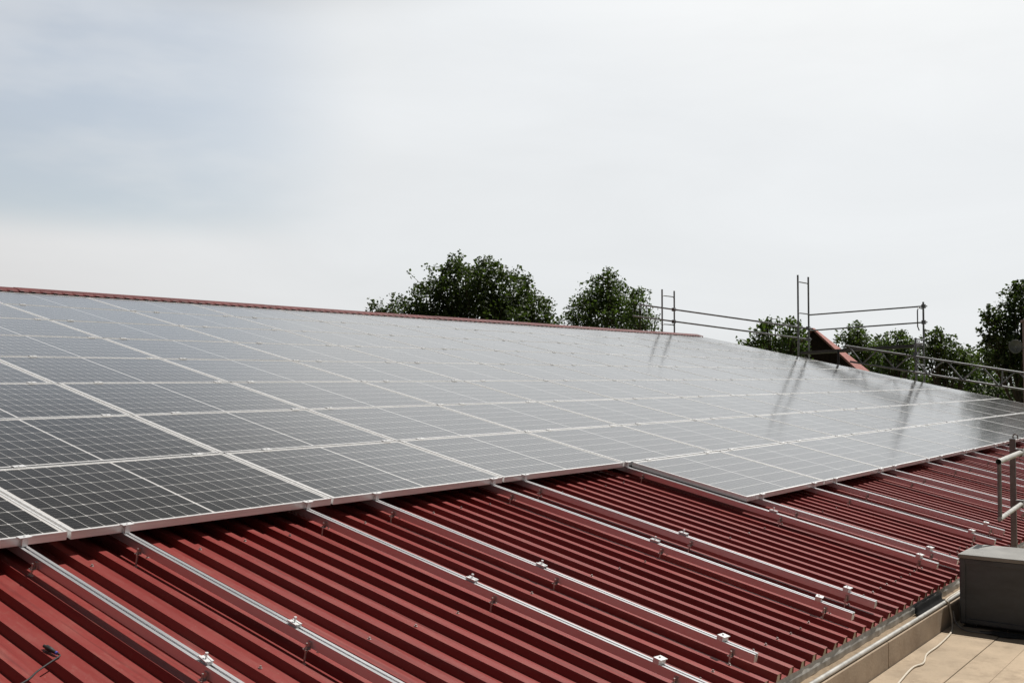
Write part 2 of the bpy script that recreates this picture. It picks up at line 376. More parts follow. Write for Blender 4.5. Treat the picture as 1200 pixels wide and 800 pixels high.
# far slope, mirrored over the ridge
mv = [(p.x, 2 * RY - p.y, p.z) for p in (RP(u, s, HC + h) for s in (S0, SRIDGE - 0.02) for (u, h) in prof)]
rb.add(mv, [(i, n + i, n + i + 1, i + 1) for i in range(n - 1)])
roof = rb.build('roof', M['red'], hall, HI)
sm_ = roof.modifiers.new('sheet', 'SOLIDIFY'); sm_.thickness = 0.0012; sm_.offset = -1
# profile fillers: one strip of little trapezoids closing the crown ends at the eave
pf = MB()
fo = []
for k in range(math.floor((UL - PH) / PITCH) + 1, math.ceil((9.5 - PH) / PITCH)):
    c = PH + k * PITCH
    fo += [(c - 0.0305, -RIB - 0.0028), (c - 0.0200, -0.0045), (c + 0.0200, -0.0045), (c + 0.0305, -RIB - 0.0028)]
nf = len(fo)
pf.add([RP(a, t, HC + b) for t in (S0 + 0.006, S0 + 0.05) for a, b in fo] + [RP(a, t, HC - RIB - 0.0060) for t in (S0 + 0.006, S0 + 0.05) for a, b in fo],
       [(i, i + 1, nf + i + 1, nf + i) for i in range(nf - 1)] + [(i, i + 1, 2 * nf + i + 1, 2 * nf + i) for i in range(nf - 1)])
pf.build('eave_filler', M['filler'], roof)
# vertical galvanised flashing under the sheet ends, a little wrinkled
fl = MB(); nn = 260; a0 = RP(0, S0 + 0.004, HC - RIB - 0.003); vv = []
rng = random.Random(9)
for i in range(nn + 1):
    u = UL + (9.5 - UL) * i / nn; d = rng.uniform(-0.0022, 0.0022)
    vv += [(u, a0.y + 0.004 + d, a0.z), (u, a0.y - 0.002 + 1.4 * d, a0.z - 0.034), (u, a0.y + 0.001 + d, a0.z - 0.066), (u, a0.y + 0.03, a0.z - 0.072)]
fl.add(vv, [(4*i+k, 4*i+4+k, 4*i+5+k, 4*i+1+k) for i in range(nn) for k in range(3)])
fl.build('eave_flashing', M['galvlight'], roof)
# ridge cap in lengths, with a notched lower lip over the ribs
rc = MB()
cs = [(SRIDGE - 0.20, -0.040), (SRIDGE - 0.195, 0.002), (SRIDGE - 0.10, 0.024), (SRIDGE, 0.032)]
caps = [(UL, 4.1), (4.09, 8.2), (8.19, 12.3), (12.29, 16.4), (16.39, 20.6), (20.59, 23.2)]
for ci, (u0, u1) in enumerate(caps):
    lift = 0.004 * (ci % 2)
    m = int((u1 - u0) / PITCH) * 4; row = []
    for i in range(m + 1):
        u = u0 + (u1 - u0) * i / m
        notch = 0.030 if (i % 4) in (0, 1) else 0.0
        pts = [RP(u, s, h + lift + ((0.050 if q == 0 else 0.012) * (notch > 0) if q < 2 else 0)) for q, (s, h) in enumerate(cs)]
        pts = [p for p in pts] + [Vector((p.x, 2 * RY - p.y, p.z)) for p in reversed(pts[:-1])]
        row.append(pts)
    w = len(row[0]); vs = [p for r_ in row for p in r_]
    rc.add(vs, [(i*w+k, i*w+k+1, (i+1)*w+k+1, (i+1)*w+k) for i in range(m) for k in range(w - 1)], False)
o = rc.build('ridge_cap', M['redcap'], roof); q = o.modifiers.new('sheet', 'SOLIDIFY'); q.thickness = 0.002
# dark closing board behind the cap's notches
cb = MB(); p0 = RP(UL, SRIDGE - 0.155, HC); p1 = RP(UR - 0.2, SRIDGE - 0.155, HC)
cb.add([p0, p1, p1 + NV * 0.132, p0 + NV * 0.132], [(0, 1, 2, 3)]); cb.build('ridge_filler', M['black'], roof)
# verge trim along the gable
vt = MB()
vt.prism([(UR - 0.06, HC + 0.012), (UR + 0.03, HC + 0.012), (UR + 0.03, HC - 0.16), (UR + 0.022, HC - 0.16), (UR + 0.022, HC + 0.004), (UR - 0.06, HC + 0.004)],
         S0, SRIDGE, lambda x, y, t: RP(x, t, y))
vt.build('verge_trim', M['redcap'], roof)
# walls
wl = MB(); ez = RP(0, S0, HC).z; yi = -1.505; yo = 2 * RY - yi
wl.prism([(yi, GZ), (yo, GZ), (yo, ez - 0.10), (RY, RZ - 0.16), (yi, ez - 0.10)], UL + 0.15, UR - 0.12, lambda x, y, t: Vector((t, x, y)))
wl.build('wall', M['plaster'], hall, HI)
# sheet screws on the crowns
sc = MB()
sc.tube([(0, 0, 0), (0, 0, 0.003)], 0.0125, 10); sc.tube([(0, 0, 0.003), (0, 0, 0.012)], 0.0075, 6)
scm = sc.mesh('screw', M['steel'])
def screws(s, u0, u1, step):
    k0 = math.ceil((u0 - PH) / PITCH); k1 = math.floor((u1 - PH) / PITCH)
    for k in range(k0, k1 + 1, step):
        r_ = random.Random(k * 31 + int(s * 100))
        o = link('screw', scm, roof, RP(PH + k * PITCH + r_.uniform(-.006, .006), s + r_.uniform(-.012, .012), HC), (TH, 0, r_.uniform(0, 1)))
        o.scale = (0.68, 0.68, 0.85)
screws(0.945, -0.3, 4.9, 2); screws(-0.315, -0.95, 6.4, 2); screws(-1.395, 1.4, 7.3, 1)

# ------------------------------------------------------------------ solar panels
L = 1.654044769903697; PW = 1.634; PHT = 1.08; PT = 0.040
fr = MB(); lw = 0.011
for (x0, y0, x1, y1) in ((-PW/2, -PHT/2, PW/2, -PHT/2 + lw), (-PW/2, PHT/2 - lw, PW/2, PHT/2), (-PW/2, -PHT/2 + lw, -PW/2 + lw, PHT/2 - lw), (PW/2 - lw, -PHT/2 + lw, PW/2, PHT/2 - lw)):
    fr.box((x0, y0, -PT), (x1, y1, 0.0))
for (x0, y0, x1, y1) in ((-PW/2 + lw, -PHT/2 + lw, PW/2 - lw, -PHT/2 + 0.035), (-PW/2 + lw, PHT/2 - 0.035, PW/2 - lw, PHT/2 - lw)):
    fr.box((x0, y0, -PT), (x1, y1, -PT + 0.002))
frm = fr.mesh('frame', M['frame'])
gl = MB(); gl.box((-PW/2 + lw, -PHT/2 + lw, -0.008), (PW/2 - lw, PHT/2 - lw, -0.0025)); glm = gl.mesh('cell_sheet', M['cells'])
def pix(p):
    d = Vector(p) - CAM; z = d.dot(FW)
    return (600 + FPX * d.dot(RT) / z, 400 - FPX * d.dot(UPV) / z) if z > 0.1 else (1e5, 1e5)
ROWN = {8: 'top row', 7: 'second row from the ridge', 6: 'third row from the ridge', 5: 'fourth row from the ridge', 4: 'fifth row from the ridge',
        3: 'sixth row from the ridge', 2: 'seventh row from the ridge', 1: 'eighth row from the ridge', 0: 'short row nearest the eave'}
NC = 14
rng = random.Random(21)
for j in range(0, 9):
    off = 0.105 if j == 0 else 0.012 * math.sin(j * 2.7)
    for i in range(-1, NC):
        if j == 0 and i < 3: continue
        c = RP((i + 0.5) * L + off, (j + 0.5) * S, 0)
        cx = [pix(RP((i + a) * L + off, (j + b) * S, 0)) for a in (0.02, 0.5, 0.98) for b in (0.02, 0.5, 0.98)]
        if not any(-40 < x < 1240 and 0 < y < 830 for x, y in cx): continue
        k = NC - i
        lab = ('corner solar panel at the scaffold end, ' if k == 1 else 'solar panel, %s from the scaffold end, ' % ORD[k]) + ROWN[j]
        t = thing('solar_module', lab, 'solar panel', c, (TH + rad(rng.uniform(-.11, .11)), rad(rng.uniform(-.11, .11)), rad(rng.uniform(-.04, .04))), 'solar panels laid in rows on the red roof')
        link('frame', frm, t); link('cell_sheet', glm, t)

# ------------------------------------------------------------------ mounting rails with their clamps and feet
RT0 = -PT - 0.0015                                          # rail top, just under the frames
rp = [(-0.020, -0.042), (0.020, -0.042), (0.020, 0), (0.0055, 0), (0.0055, -0.004), (0.010, -0.004), (0.010, -0.014), (-0.010, -0.014), (-0.010, -0.004), (-0.0055, -0.004), (-0.0055, 0), (-0.020, 0)]
def rail_mesh(s0, s1):
    m = MB(); m.prism(rp, s0, s1, lambda x, y, t: Vector((x, t, y)))
    return m.mesh('beam', M['rail'])
# clamp bridging two frames (origin on the panel plane)
mc = MB(); mc.box((-0.034, -0.017, 0.0005), (0.034, 0.017, 0.0060)); mc.tube([(0, 0, 0.006), (0, 0, 0.010)], 0.0065, 6); mc.box((-0.028, -0.0085, -0.04), (0.028, 0.0085, 0.0003))
mid_m = mc.mesh('clamp', M['clamp'])
# clamp gripping the free lower edge of a panel
ec = MB(); ec.box((-0.030, -0.022, 0.0008), (0.030, 0.010, 0.0045)); ec.box((-0.014, -0.0185, -PT), (0.014, -0.0125, 0.0006)); ec.tube([(0, -0.008, 0.0045), (0, -0.008, 0.0085)], 0.0055, 6)
end_m = ec.mesh('clamp', M['clamp'])
# loose middle clamp waiting on the bare rail (origin on the rail top), bolt standing up
lc = MB(); lc.prism([(-0.017, 0.012), (0.017, 0.012), (0.017, 0.016), (0.0085, 0.016), (0.0085, 0.0), (0.0065, 0.0), (0.0065, 0.0135), (-0.0065, 0.0135), (-0.0065, 0.0), (-0.0085, 0.0), (-0.0085, 0.016), (-0.017, 0.016)], -0.030, 0.030, lambda x, y, t: Vector((x, t, y)))
lc.tube([(0, 0, -0.01), (0, 0, 0.030)], 0.0038, 8); lc.tube([(0, 0, 0.030), (0, 0, 0.037)], 0.0068, 6)
loose_m = lc.mesh('clamp', M['clamp'])
# loose end clamp block
le = MB(); le.prism([(-0.018, 0.0), (0.018, 0.0), (0.018, 0.026), (0.028, 0.026), (0.028, 0.030), (-0.018, 0.030)], -0.027, 0.027, lambda x, y, t: Vector((t, x, y)))
le.tube([(0, 0.0, 0.030), (0, 0.0, 0.038)], 0.006, 6)
lend_m = le.mesh('clamp', M['clamp'])
# foot: hanger bolt with nuts and an L plate on the rail's flank (origin on the crown below the rail's left flank)
def foot_mesh(drop):
    f = MB()
    f.tube([(0, 0, -drop), (0, 0, 0.058)], 0.0042, 8)
    f.tube([(0, 0, -drop), (0, 0, -drop + 0.004)], 0.0095, 10)
    f.tube([(0, 0, 0.022), (0, 0, 0.029)], 0.0075, 6); f.tube([(0, 0, 0.034), (0, 0, 0.040)], 0.0075, 6)
    f.box((-0.010, -0.011, 0.0295), (0.0125, 0.011, 0.0330)); f.box((0.0125, -0.011, 0.0295), (0.0160, 0.011, 0.062))
    return f.mesh('mounting_foot', M['steel'])
foot_c = foot_mesh(0.0); foot_v = foot_mesh(RIB)
RU = [-0.215, 0.299, 1.462, 2.021, 3.188, 3.565, 5.015, 5.348, 6.46, 6.985, 8.262, 8.718, 9.933, 10.47, 11.488, 12.02, 13.15, 13.70, 14.80, 15.36, 16.45, 17.00, 18.10, 18.66, 19.75, 20.30, 21.40, 21.96, 22.90]
mesh_a = rail_mesh(-1.55, 9.80); mesh_b = rail_mesh(-1.50, 9.80)
rng = random.Random(8)
for r_i, u in enumerate(RU):
    bare = u < 14.0
    if bare:
        lab = ('leftmost aluminium mounting rail on the bare red roof' if r_i == 0 else 'aluminium mounting rail on the bare red roof, %s from the left' % ORD[r_i + 1])
    else:
        k = len(RU) - r_i
        lab = 'aluminium rail hidden under panels, only clamps showing, %s from the scaffold end' % ORD[k]
    t = thing('mounting_rail', lab, 'rail', RP(u, 0, RT0), (TH, 0, rad(rng.uniform(-.06, .06))), 'aluminium rails running down the red roof')
    link('beam', mesh_a if r_i % 3 else mesh_b, t)
    jb = 1 if u < 5.1 else 0
    pz = -RT0                                               # panel plane above the rail top
    for j in range(jb, 10):
        if j == jb: link('clamp', end_m, t, (0, j * S + 0.010, pz), (0, 0, rad(rng.uniform(-4, 4))))
        elif j == 9: continue
        else: link('clamp', mid_m, t, (rng.uniform(-.006, .006), j * S, pz), (0, 0, rad(rng.uniform(-5, 5))))
    if bare:
        if u < 5.2: link('clamp', loose_m, t, (0, {0: -0.30, 1: -0.19, 2: -0.18, 3: -0.21}.get(r_i, -0.25), 0), (0, 0, rad(rng.uniform(-9, 9))))
        link('clamp', lend_m, t, (0, -1.255 - 0.02 * min(r_i, 5) + rng.uniform(-.02, .02), 0), (0, 0, rad(180 + rng.uniform(-14, 14)))).scale = (0.95, 0.9, 0.84)
        for s in (0.92, -0.335, -1.385):
            uu = u - 0.0365; hh = on_crown(uu)
            link('mounting_foot', foot_c if hh > -0.01 else foot_v, t, (-0.0365, s + rng.uniform(-.02, .02), HC - RT0), None)

# ------------------------------------------------------------------ flat roof in front, where the photographer stands
FZ = -0.70
annex = thing('annex_building', 'flat roofed building of sandy concrete slabs beside the red roof', 'building', (1, -3.5, GZ)); AI = Vector((-1, 3.5, -GZ))
fs_ = MB(); rng = random.Random(5)
ys = [-1.622, -1.947, -2.140, -2.62, -3.10, -3.58, -4.06, -4.54, -5.5]
for k in range(len(ys) - 1):
    x = -7.0 + (0.44 if k % 2 else 0.0) - 0.565
    while x < 7.6:
        x1 = min(x + 4.0, 7.6); dz = rng.uniform(-0.0015, 0.0015); gp = 0.0018
        if x1 - x > 0.05: fs_.box((x + gp, ys[k + 1] + gp, FZ - 0.05), (x1 - gp, ys[k] - gp, FZ + dz))
        x += 4.0
o = bevel(fs_.build('floor_slabs', M['floor'], annex, AI), 0.002, 1)
b = MB(); b.box((-7.5, -5.5, FZ - 0.30), (7.6, -1.60, FZ - 0.045)); b.build('slab_bed', M['mortar'], annex, AI)
b = MB(); b.box((-7.3, -5.3, GZ), (7.4, -1.62, FZ - 0.30)); b.build('wall', M['plaster'], annex, AI)
# upstand against the hall: beige face in lengths with a joint at u = 3.435
up = MB()
xs = [-7.5, -4.6, -1.9, 0.75, 3.433, 6.1, 7.6]
for a_, b_ in zip(xs, xs[1:]):
    up.box((a_ + 0.003, -1.618, FZ - 0.04), (b_ - 0.003, -1.585, -0.556))
bevel(up.build('upstand', M['upstand'], annex, AI), 0.003, 1)
mt = MB(); nx, ny = 330, 5; rng = random.Random(12); vs = []
for i in range(nx + 1):
    for k in range(ny + 1):
        vs.append((-7.5 + 15.1 * i / nx, -1.588 + 0.095 * k / ny, -0.556 + 0.004 * k / ny + rng.uniform(-0.003, 0.004)))
mt.add(vs, [(i*(ny+1)+k, (i+1)*(ny+1)+k, (i+1)*(ny+1)+k+1, i*(ny+1)+k+1) for i in range(nx) for k in range(ny)], False)
mt.build('mortar_bed', M['mortar'], annex, AI)
pp = MB(); pp.tube([(-7.5, -1.600, -0.541), (0.4, -1.601, -0.540), (3.2, -1.599, -0.541), (4.66, -1.600, -0.541), (7.5, -1.600, -0.541)], 0.0125, 12)
pp.build('edge_tube', M['galvlight'], annex, AI)

# dark metal box on the flat roof
bx = thing('metal_box', 'dark grey metal box with a lighter lid on the sandy flat roof', 'box', (4.96, -2.16, FZ))
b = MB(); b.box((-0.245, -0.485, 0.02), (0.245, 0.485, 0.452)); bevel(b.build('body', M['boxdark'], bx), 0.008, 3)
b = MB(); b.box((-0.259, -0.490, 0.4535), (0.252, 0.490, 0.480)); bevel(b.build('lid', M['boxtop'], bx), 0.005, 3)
b = MB()
for (a0, a1, c0, c1) in ((-0.475, -0.445, 0.03, 0.452), (0.445, 0.475, 0.03, 0.452), (-0.445, 0.445, 0.418, 0.452), (-0.445, 0.445, 0.03, 0.06)):
    b.box((-0.256, a0, c0), (-0.2455, a1, c1))
bevel(b.build('front_rim', M['boxdark'], bx), 0.003, 2)
for sy in (-0.42, 0.42):
    b = MB(); b.box((-0.23, sy - 0.03, 0.0), (0.23, sy + 0.03, 0.0195)); b.build('foot', M['black'], bx)
b = MB(); rng = random.Random(3)
vs = []; fsx = []
for k in range(20):
    a = 2 * math.pi * k / 20; rr = 1 + rng.uniform(-.2, .2); vs.append((0.07 * rr * math.cos(a), 0.13 * rr * math.sin(a), 0.002 + 0.012 * rng.random()))
vs.append((0, 0, 0.022)); b.add(vs, [(k, (k + 1) % 20, 20) for k in range(20)], True)
tag(b.build('rubber_scrap', M['black'], None, (4.63, -1.97, FZ)), 'flat scrap of black rubber lying at the foot of the dark box', 'rubber scrap')

# guard rail behind the box
gr = thing('railing', 'grey steel guard rail with a flat post behind the dark metal box', 'railing', (6.35, -1.668, FZ))
b = MB(); b.box((-0.008, -0.022, 0), (0.008, 0.022, 1.165)); b.box((-0.06, -0.06, 0), (0.06, 0.06, 0.012)); bevel(b.build('post', M['postgrey'], gr), 0.002, 2)
b = MB(); b.tube([(0.0, -0.022 + 0.018 * math.cos(t * 0.55), 1.18 + 0.024 * math.sin(t * 0.55)) for t in range(-1, 8)], 0.005, 8); b.build('hook', M['postgrey'], gr)
def tb(x, z): return (x - 1.06, -0.132 + x * 0.070, z)
b = MB(); b.tube([tb(0, 1.058), tb(2.2, 1.058)], 0.0195, 16, caps=False); b.tube([tb(0, 1.058), tb(0.12, 1.058)], 0.0185, 16, caps=False); b.tube([tb(0.12, 1.058), tb(0.121, 1.058)], 0.0185, 16)
b.build('handrail', M['galvlight'], gr)
b = MB(); b.tube([tb(0.01, 0.655), tb(2.2, 0.655)], 0.0165, 14); b.build('knee_tube', M['galvlight'], gr)
b = MB(); b.tube([tb(0.03, 0.66), tb(0.03, 1.04)], 0.0145, 12); b.build('end_bar', M['postgrey'], gr)
b = MB(); b.tube([tb(2.15, 0.0), tb(2.15, 1.05)], 0.018, 12); b.build('post', M['postgrey'], gr)
b = MB()
for zz in (1.058, 0.655): b.box((-0.03, -0.075, zz - 0.03), (0.03, -0.020, zz + 0.03))
b.build('clamp_plates', M['postgrey'], gr)

# cables on the floor
def cable(name, pts, r, m, parent=None, n=8):
    P = [Vector(p) for p in pts]; outp = []
    for i in range(len(P) - 1):
        p0, p1, p2, p3 = P[max(i-1, 0)], P[i], P[i+1], P[min(i+2, len(P)-1)]
        for k in range(8):
            t = k / 8; outp.append(0.5 * ((2*p1) + (p2-p0)*t + (2*p0-5*p1+4*p2-p3)*t*t + (3*p1-p0-3*p2+p3)*t*t*t))
    outp.append(P[-1]); b = MB(); b.tube(outp, r, n); return b.build(name, m, parent)
z = FZ + 0.009
tag(cable('cable', [(2.55, -1.83, z), (3.14, -1.765, z), (3.48, -1.735, z), (3.62, -1.755, z), (3.83, -1.715, z), (4.09, -1.712, z), (4.42, -1.69, z), (4.60, -1.655, z), (4.655, -1.64, z + 0.05), (4.67, -1.62, z + 0.14), (4.70, -1.60, z + 0.165), (5.4, -1.575, z + 0.150)], 0.0055, M['cable']),
    'cream cable snaking over the sandy slabs to the dark box', 'cable')
z = FZ + 0.007
tag(cable('cable', [(4.668, -1.645, z + 0.10), (4.652, -1.665, z + 0.03), (4.60, -1.73, z), (4.585, -1.80, z), (4.60, -1.88, z), (4.655, -1.99, z), (4.66, -2.12, z), (4.62, -2.35, z), (4.64, -2.9, z)], 0.0055, M['greycable']),
    'grey cable lying along the foot of the dark box', 'cable')

# dark area on the eave flashing, built as a thin near-black sheet
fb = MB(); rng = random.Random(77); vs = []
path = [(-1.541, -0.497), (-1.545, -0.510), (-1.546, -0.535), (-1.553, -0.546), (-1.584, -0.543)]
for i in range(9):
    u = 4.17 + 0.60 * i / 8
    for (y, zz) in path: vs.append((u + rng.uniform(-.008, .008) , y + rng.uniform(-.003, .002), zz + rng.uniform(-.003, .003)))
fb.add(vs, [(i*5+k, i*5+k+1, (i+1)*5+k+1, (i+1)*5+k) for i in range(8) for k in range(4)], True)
o = fb.build('dark_sheet', M['nearblack']); q = o.modifiers.new('t', 'SOLIDIFY'); q.thickness = 0.001
tag(o, 'thin black sheet laid over the eave flashing beside the dark box', 'rubber sheet')  # category only; the sheet is plain near-black

# black solar lead on the red roof, bottom left
ld = thing('solar_lead', 'black solar cable end with a plug lying on the red roof', 'cable', RP(-0.55, 0.13, HC), (TH, 0, 0))
cable('wire', [(-0.60, -0.26, -0.015), (-0.40, -0.20, 0.008), (-0.20, -0.13, 0.006), (-0.11, -0.065, 0.004), (-0.02, -0.012, 0.006), (0.006, 0.001, 0.010), (0.004, 0.025, 0.012)], 0.0034, M['black'], ld)
b = MB(); b.tube([(0.004, 0.018, 0.012), (0.003, 0.026, 0.012)], 0.0062, 10); b.build('ring', M['blue'], ld)
b = MB(); b.tube([(0.003, 0.026, 0.012), (0.0, 0.050, 0.013), (-0.001, 0.052, 0.013), (-0.003, 0.082, 0.013), (-0.003, 0.083, 0.013), (-0.005, 0.100, 0.012)], [0.0068, 0.0078, 0.0098, 0.0098, 0.006, 0.006], 12); b.build('plug', M['black'], ld)

# ------------------------------------------------------------------ scaffold at the far gable
X1, X2 = 24.0, 24.73
sf = thing('scaffold', 'grey tubular scaffold with guard rails and platform along the far roof end', 'scaffold', (24.36, 7, GZ)); SI = Vector((-24.36, -7, -GZ))
def part(name, fn, m): b = MB(); fn(b); return b.build(name, M[m], sf, SI)
TR = 0.0242
def post(x, y, zt, zb=GZ): part('post', lambda b: b.tube([(x, y, zb), (x, y, zt)], TR, 10), 'galv')
for (y, zt) in ((11.49, 3.52), (7.33, 3.69)):
    post(X1, y, zt); post(X2, y, zt)
    def rung(b, y=y, zt=zt):
        for zz in (zt - 0.18, zt - 1.02):
            b.tube([(X1, y, zz - 0.05), (X1 + 0.06, y, zz), (X2 - 0.06, y, zz), (X2, y, zz - 0.05)], 0.017, 8)
    part('rungs', rung, 'galv')
post(X1, 4.27, 1.93); post(X2, 4.285, 2.87)
part('rungs', lambda b: (b.tube([(X1, 4.28, 1.90), (X2, 4.28, 1.90)], 0.02, 8), b.tube([(X1, 4.28, 1.25), (X2, 4.28, 1.25)], 0.02, 8)), 'galv')
part('end_guard', lambda b: b.tube([(X2 - 0.02, 4.285, 2.69), (X2 - 0.42, 4.285, 2.70), (X2 - 0.50, 4.285, 2.62), (X2 - 0.50, 4.285, 2.22), (X2 - 0.38, 4.285, 2.13)], 0.016, 8), 'galv')
# long guard rails past the ridge
part('guard_tube', lambda b: b.tube([(X2 - 0.05, 12.62, 3.15), (X2 - 0.05, 7.25, 2.26)], TR, 10), 'galv')
part('guard_tube', lambda b: b.tube([(X2 - 0.05, 12.90, 2.82), (X2 - 0.05, 7.25, 1.965)], TR, 10), 'galv')
# bay with platform
part('guard_tube', lambda b: b.tube([(X2 + 0.05, 7.33, 2.65), (X2 + 0.05, 4.25, 2.765)], 0.020, 10), 'galv')
part('guard_tube', lambda b: b.tube([(X2 + 0.05, 7.33, 2.22), (X2 + 0.05, 4.25, 2.350)], 0.020, 10), 'galv')
def deck(b):
    for k in range(2):
        x0 = X1 + 0.06 + 0.32 * k; x1 = x0 + 0.30
        b.add([(x0, 7.30, 1.56), (x1, 7.30, 1.56), (x1, 4.33, 1.70), (x0, 4.33, 1.70), (x0, 7.30, 1.63), (x1, 7.30, 1.63), (x1, 4.33, 1.775), (x0, 4.33, 1.775)],
              [(0,3,2,1),(4,5,6,7),(0,1,5,4),(1,2,6,5),(2,3,7,6),(3,0,4,7)])
part('platform', deck, 'deck')
part('end_plate', lambda b: b.box((X1 - 0.02, 4.10, 1.74), (X1 + 0.02, 4.26, 1.80)), 'white')
part('brace', lambda b: b.tube([(X1 + 0.1, 7.2, 1.5), (X1 + 0.1, 4.4, -0.4)], 0.018, 8), 'galv')
part('brace', lambda b: b.tube([(X1 + 0.36, 4.30, 1.65), (X1 + 0.02, 4.30, 0.55)], 0.016, 8), 'galv')
def couplers(b):
    for (x, y, zz) in ((X2 - 0.03, 11.49, 2.96), (X2 - 0.03, 11.49, 2.60), (X2 - 0.03, 7.33, 2.28), (X2 - 0.03, 7.33, 1.98), (X2 + 0.03, 4.285, 2.76), (X2 + 0.03, 4.285, 2.35), (X1, 4.27, 1.52), (X1, 4.27, 1.08)):
        b.box((x - 0.05, y - 0.045, zz - 0.05), (x + 0.05, y + 0.045, zz + 0.05)); b.tube([(x, y - 0.09, zz), (x, y + 0.07, zz)], 0.016, 6)
part('couplers', couplers, 'galv')
# lattice girder down the gable edge
GX = 23.92
ga, gb = Vector((GX, 6.02, 1.76)), Vector((GX, 0.35, 0.795)); hb = Vector((0, 0, -0.395)); gd = gb - ga
lg = thing('lattice_girder', 'grey lattice girder sloping down along the far roof edge below the platform', 'girder', ga)
def gpart(name, fn): b = MB(); fn(b); b.build(name, M['galv'], lg, -ga)
gpart('chord', lambda b: b.tube([ga, gb], TR, 10)); gpart('chord', lambda b: b.tube([ga + hb + gd * 0.02, gb + hb], TR, 10))
def lattice(b):
    nb = 7
    for k in range(nb):
        p = ga + gd * ((k + 0.1) / nb); q = ga + gd * ((k + 0.55) / nb) + hb; r_ = ga + gd * ((k + 1.0) / nb)
        b.tube([p, q], 0.0165, 8); b.tube([q, r_], 0.0165, 8)
    b.tube([ga + gd * 0.665, ga + gd * 0.66 + hb], 0.0165, 8)
gpart('lattice', lattice)
# two short black clamps standing on the panel edge
for (y, zz, h, lab) in ((6.03, 1.30, 0.32, 'short black post at the roof edge below the red tiled house'), (2.25, 0.40, 0.16, 'short black post at the roof edge near the right of the girder')):
    b = MB(); b.tube([(23.42, y, zz - 0.25), (23.42, y, zz + h)], 0.028, 10); b.box((23.36, y - 0.04, zz - 0.08), (23.48, y + 0.04, zz - 0.03))
    tag(b.build('edge_post', M['black']), lab, 'post')

# ------------------------------------------------------------------ trees
def leafmesh(clusters, size, per, seed):
    r = random.Random(seed); V = []; F = []
    for (c, cr_) in clusters:
        k = max(6, int(1.9 * per * (cr_ / 0.5) ** 2))
        for _ in range(k):
            while True:
                d = Vector((r.uniform(-1, 1), r.uniform(-1, 1), r.uniform(-1, 1)))
                if d.length <= 1: break
            p = c + d * cr_
            a = Vector((r.gauss(0, 1), r.gauss(0, 1), r.gauss(0, 0.6))).normalized()
            b = a.cross(Vector((r.gauss(0, 1), r.gauss(0, 1), r.gauss(0, 1)))).normalized(); nn_ = a.cross(b)
            l = size * 0.60 * r.uniform(0.6, 1.35); w = l * r.uniform(0.30, 0.42); i = len(V)
            V += [p - a * l * 0.5, p + b * w + nn_ * w * 0.3, p + a * l * 0.5, p - b * w + nn_ * w * 0.3]
            F += [(i, i + 1, i + 2), (i, i + 2, i + 3)]
    return V, F
def tree(name, label, dist, lobes, seed, mat, per=26, leaf=0.26, dens=1.0, trunk_px=None, sprigs=()):
    """lobes: (px, py, radius in px) read off the photograph, turned into metres at the tree's own distance"""
    r = random.Random(seed); k = dist / FPX
    cx = trunk_px if trunk_px is not None else sum(l[0] for l in lobes) / len(lobes)
    base = bearing(cx, dist); base.z = GZ
    t = thing(name, label, 'tree', base)
    away = Vector((FW.x, FW.y, 0)).normalized()
    L_ = []
    for (px, py, rp_) in lobes:
        p = bearing(px, dist); p.z = height_at(py, dist)
        L_.append((p - base + away * r.uniform(-0.5, 0.5) * rp_ * k, rp_ * k))
    cl = []
    for (c, R_) in L_:
        m = int(dens * 64 * (R_ ** 2)) + 14
        for _ in range(m):
            d = Vector((r.gauss(0, 1), r.gauss(0, 1), r.gauss(0, 1))).normalized() * (r.uniform(0.25, 1.0) ** 0.55)
            d.z *= 0.9
            rr = r.uniform(0.22, 0.50) * min(1.0, 0.45 + R_ * 0.4)
            cl.append((c + d * R_ * (r.uniform(0.85, 1.10) if r.random() < 0.8 else r.uniform(1.0, 1.28)), rr * r.uniform(0.7, 1.0)))
    tw = []
    for (px, py, rp_) in sprigs:
        p = bearing(px, dist); p.z = height_at(py, dist); p = p - base; cl.append((p, rp_ * k))
        q = min((l[0] for l in L_), key=lambda c: (c - p).length)
        for f in (0.18, 0.36, 0.55): cl.append((p.lerp(q, f) + Vector((r.uniform(-.1, .1), r.uniform(-.1, .1), r.uniform(-.12, .05))), rp_ * k * r.uniform(0.9, 1.5)))
        tw.append((p, q))
    V, F = leafmesh(cl, leaf, per, seed + 1)
    me = bpy.data.meshes.new('crown'); me.from_pydata([tuple(v) for v in V], [], F); me.materials.append(mat); me.update()
    link('crown', me, t)
    # trunk with limbs into the lobes
    b = MB(); top = max(l[0].z for l in L_); fork = 0.38 * top
    b.tube([(0, 0, 0), (0.05, 0.02, 0.3 * fork), (-0.04, 0.05, 0.7 * fork), (0.03, 0, fork)], [0.26, 0.2, 0.17, 0.14], 10)
    for (c, R_) in L_:
        mid = c * 0.5 + Vector((0, 0, fork * 0.45)); b.tube([(0.03, 0, fork - 0.1), tuple(mid), tuple(c + Vector((0, 0, R_ * 0.3)))], [0.08, 0.05, 0.018], 7)
        for q in range(5):
            e = c + Vector((r.uniform(-1, 1), r.uniform(-1, 1), r.uniform(-0.3, 1))).normalized() * R_ * 0.9
            b.tube([tuple(mid), tuple((mid + e) * 0.5 + Vector((0, 0, 0.15))), tuple(e)], [0.03, 0.02, 0.009], 5)
    for p, q in tw: b.tube([tuple(q), tuple((p + q) * 0.5 + Vector((0, 0, 0.1))), tuple(p)], [0.022, 0.014, 0.006], 5)
    b.build('trunk', M['bark'], t)
    return t
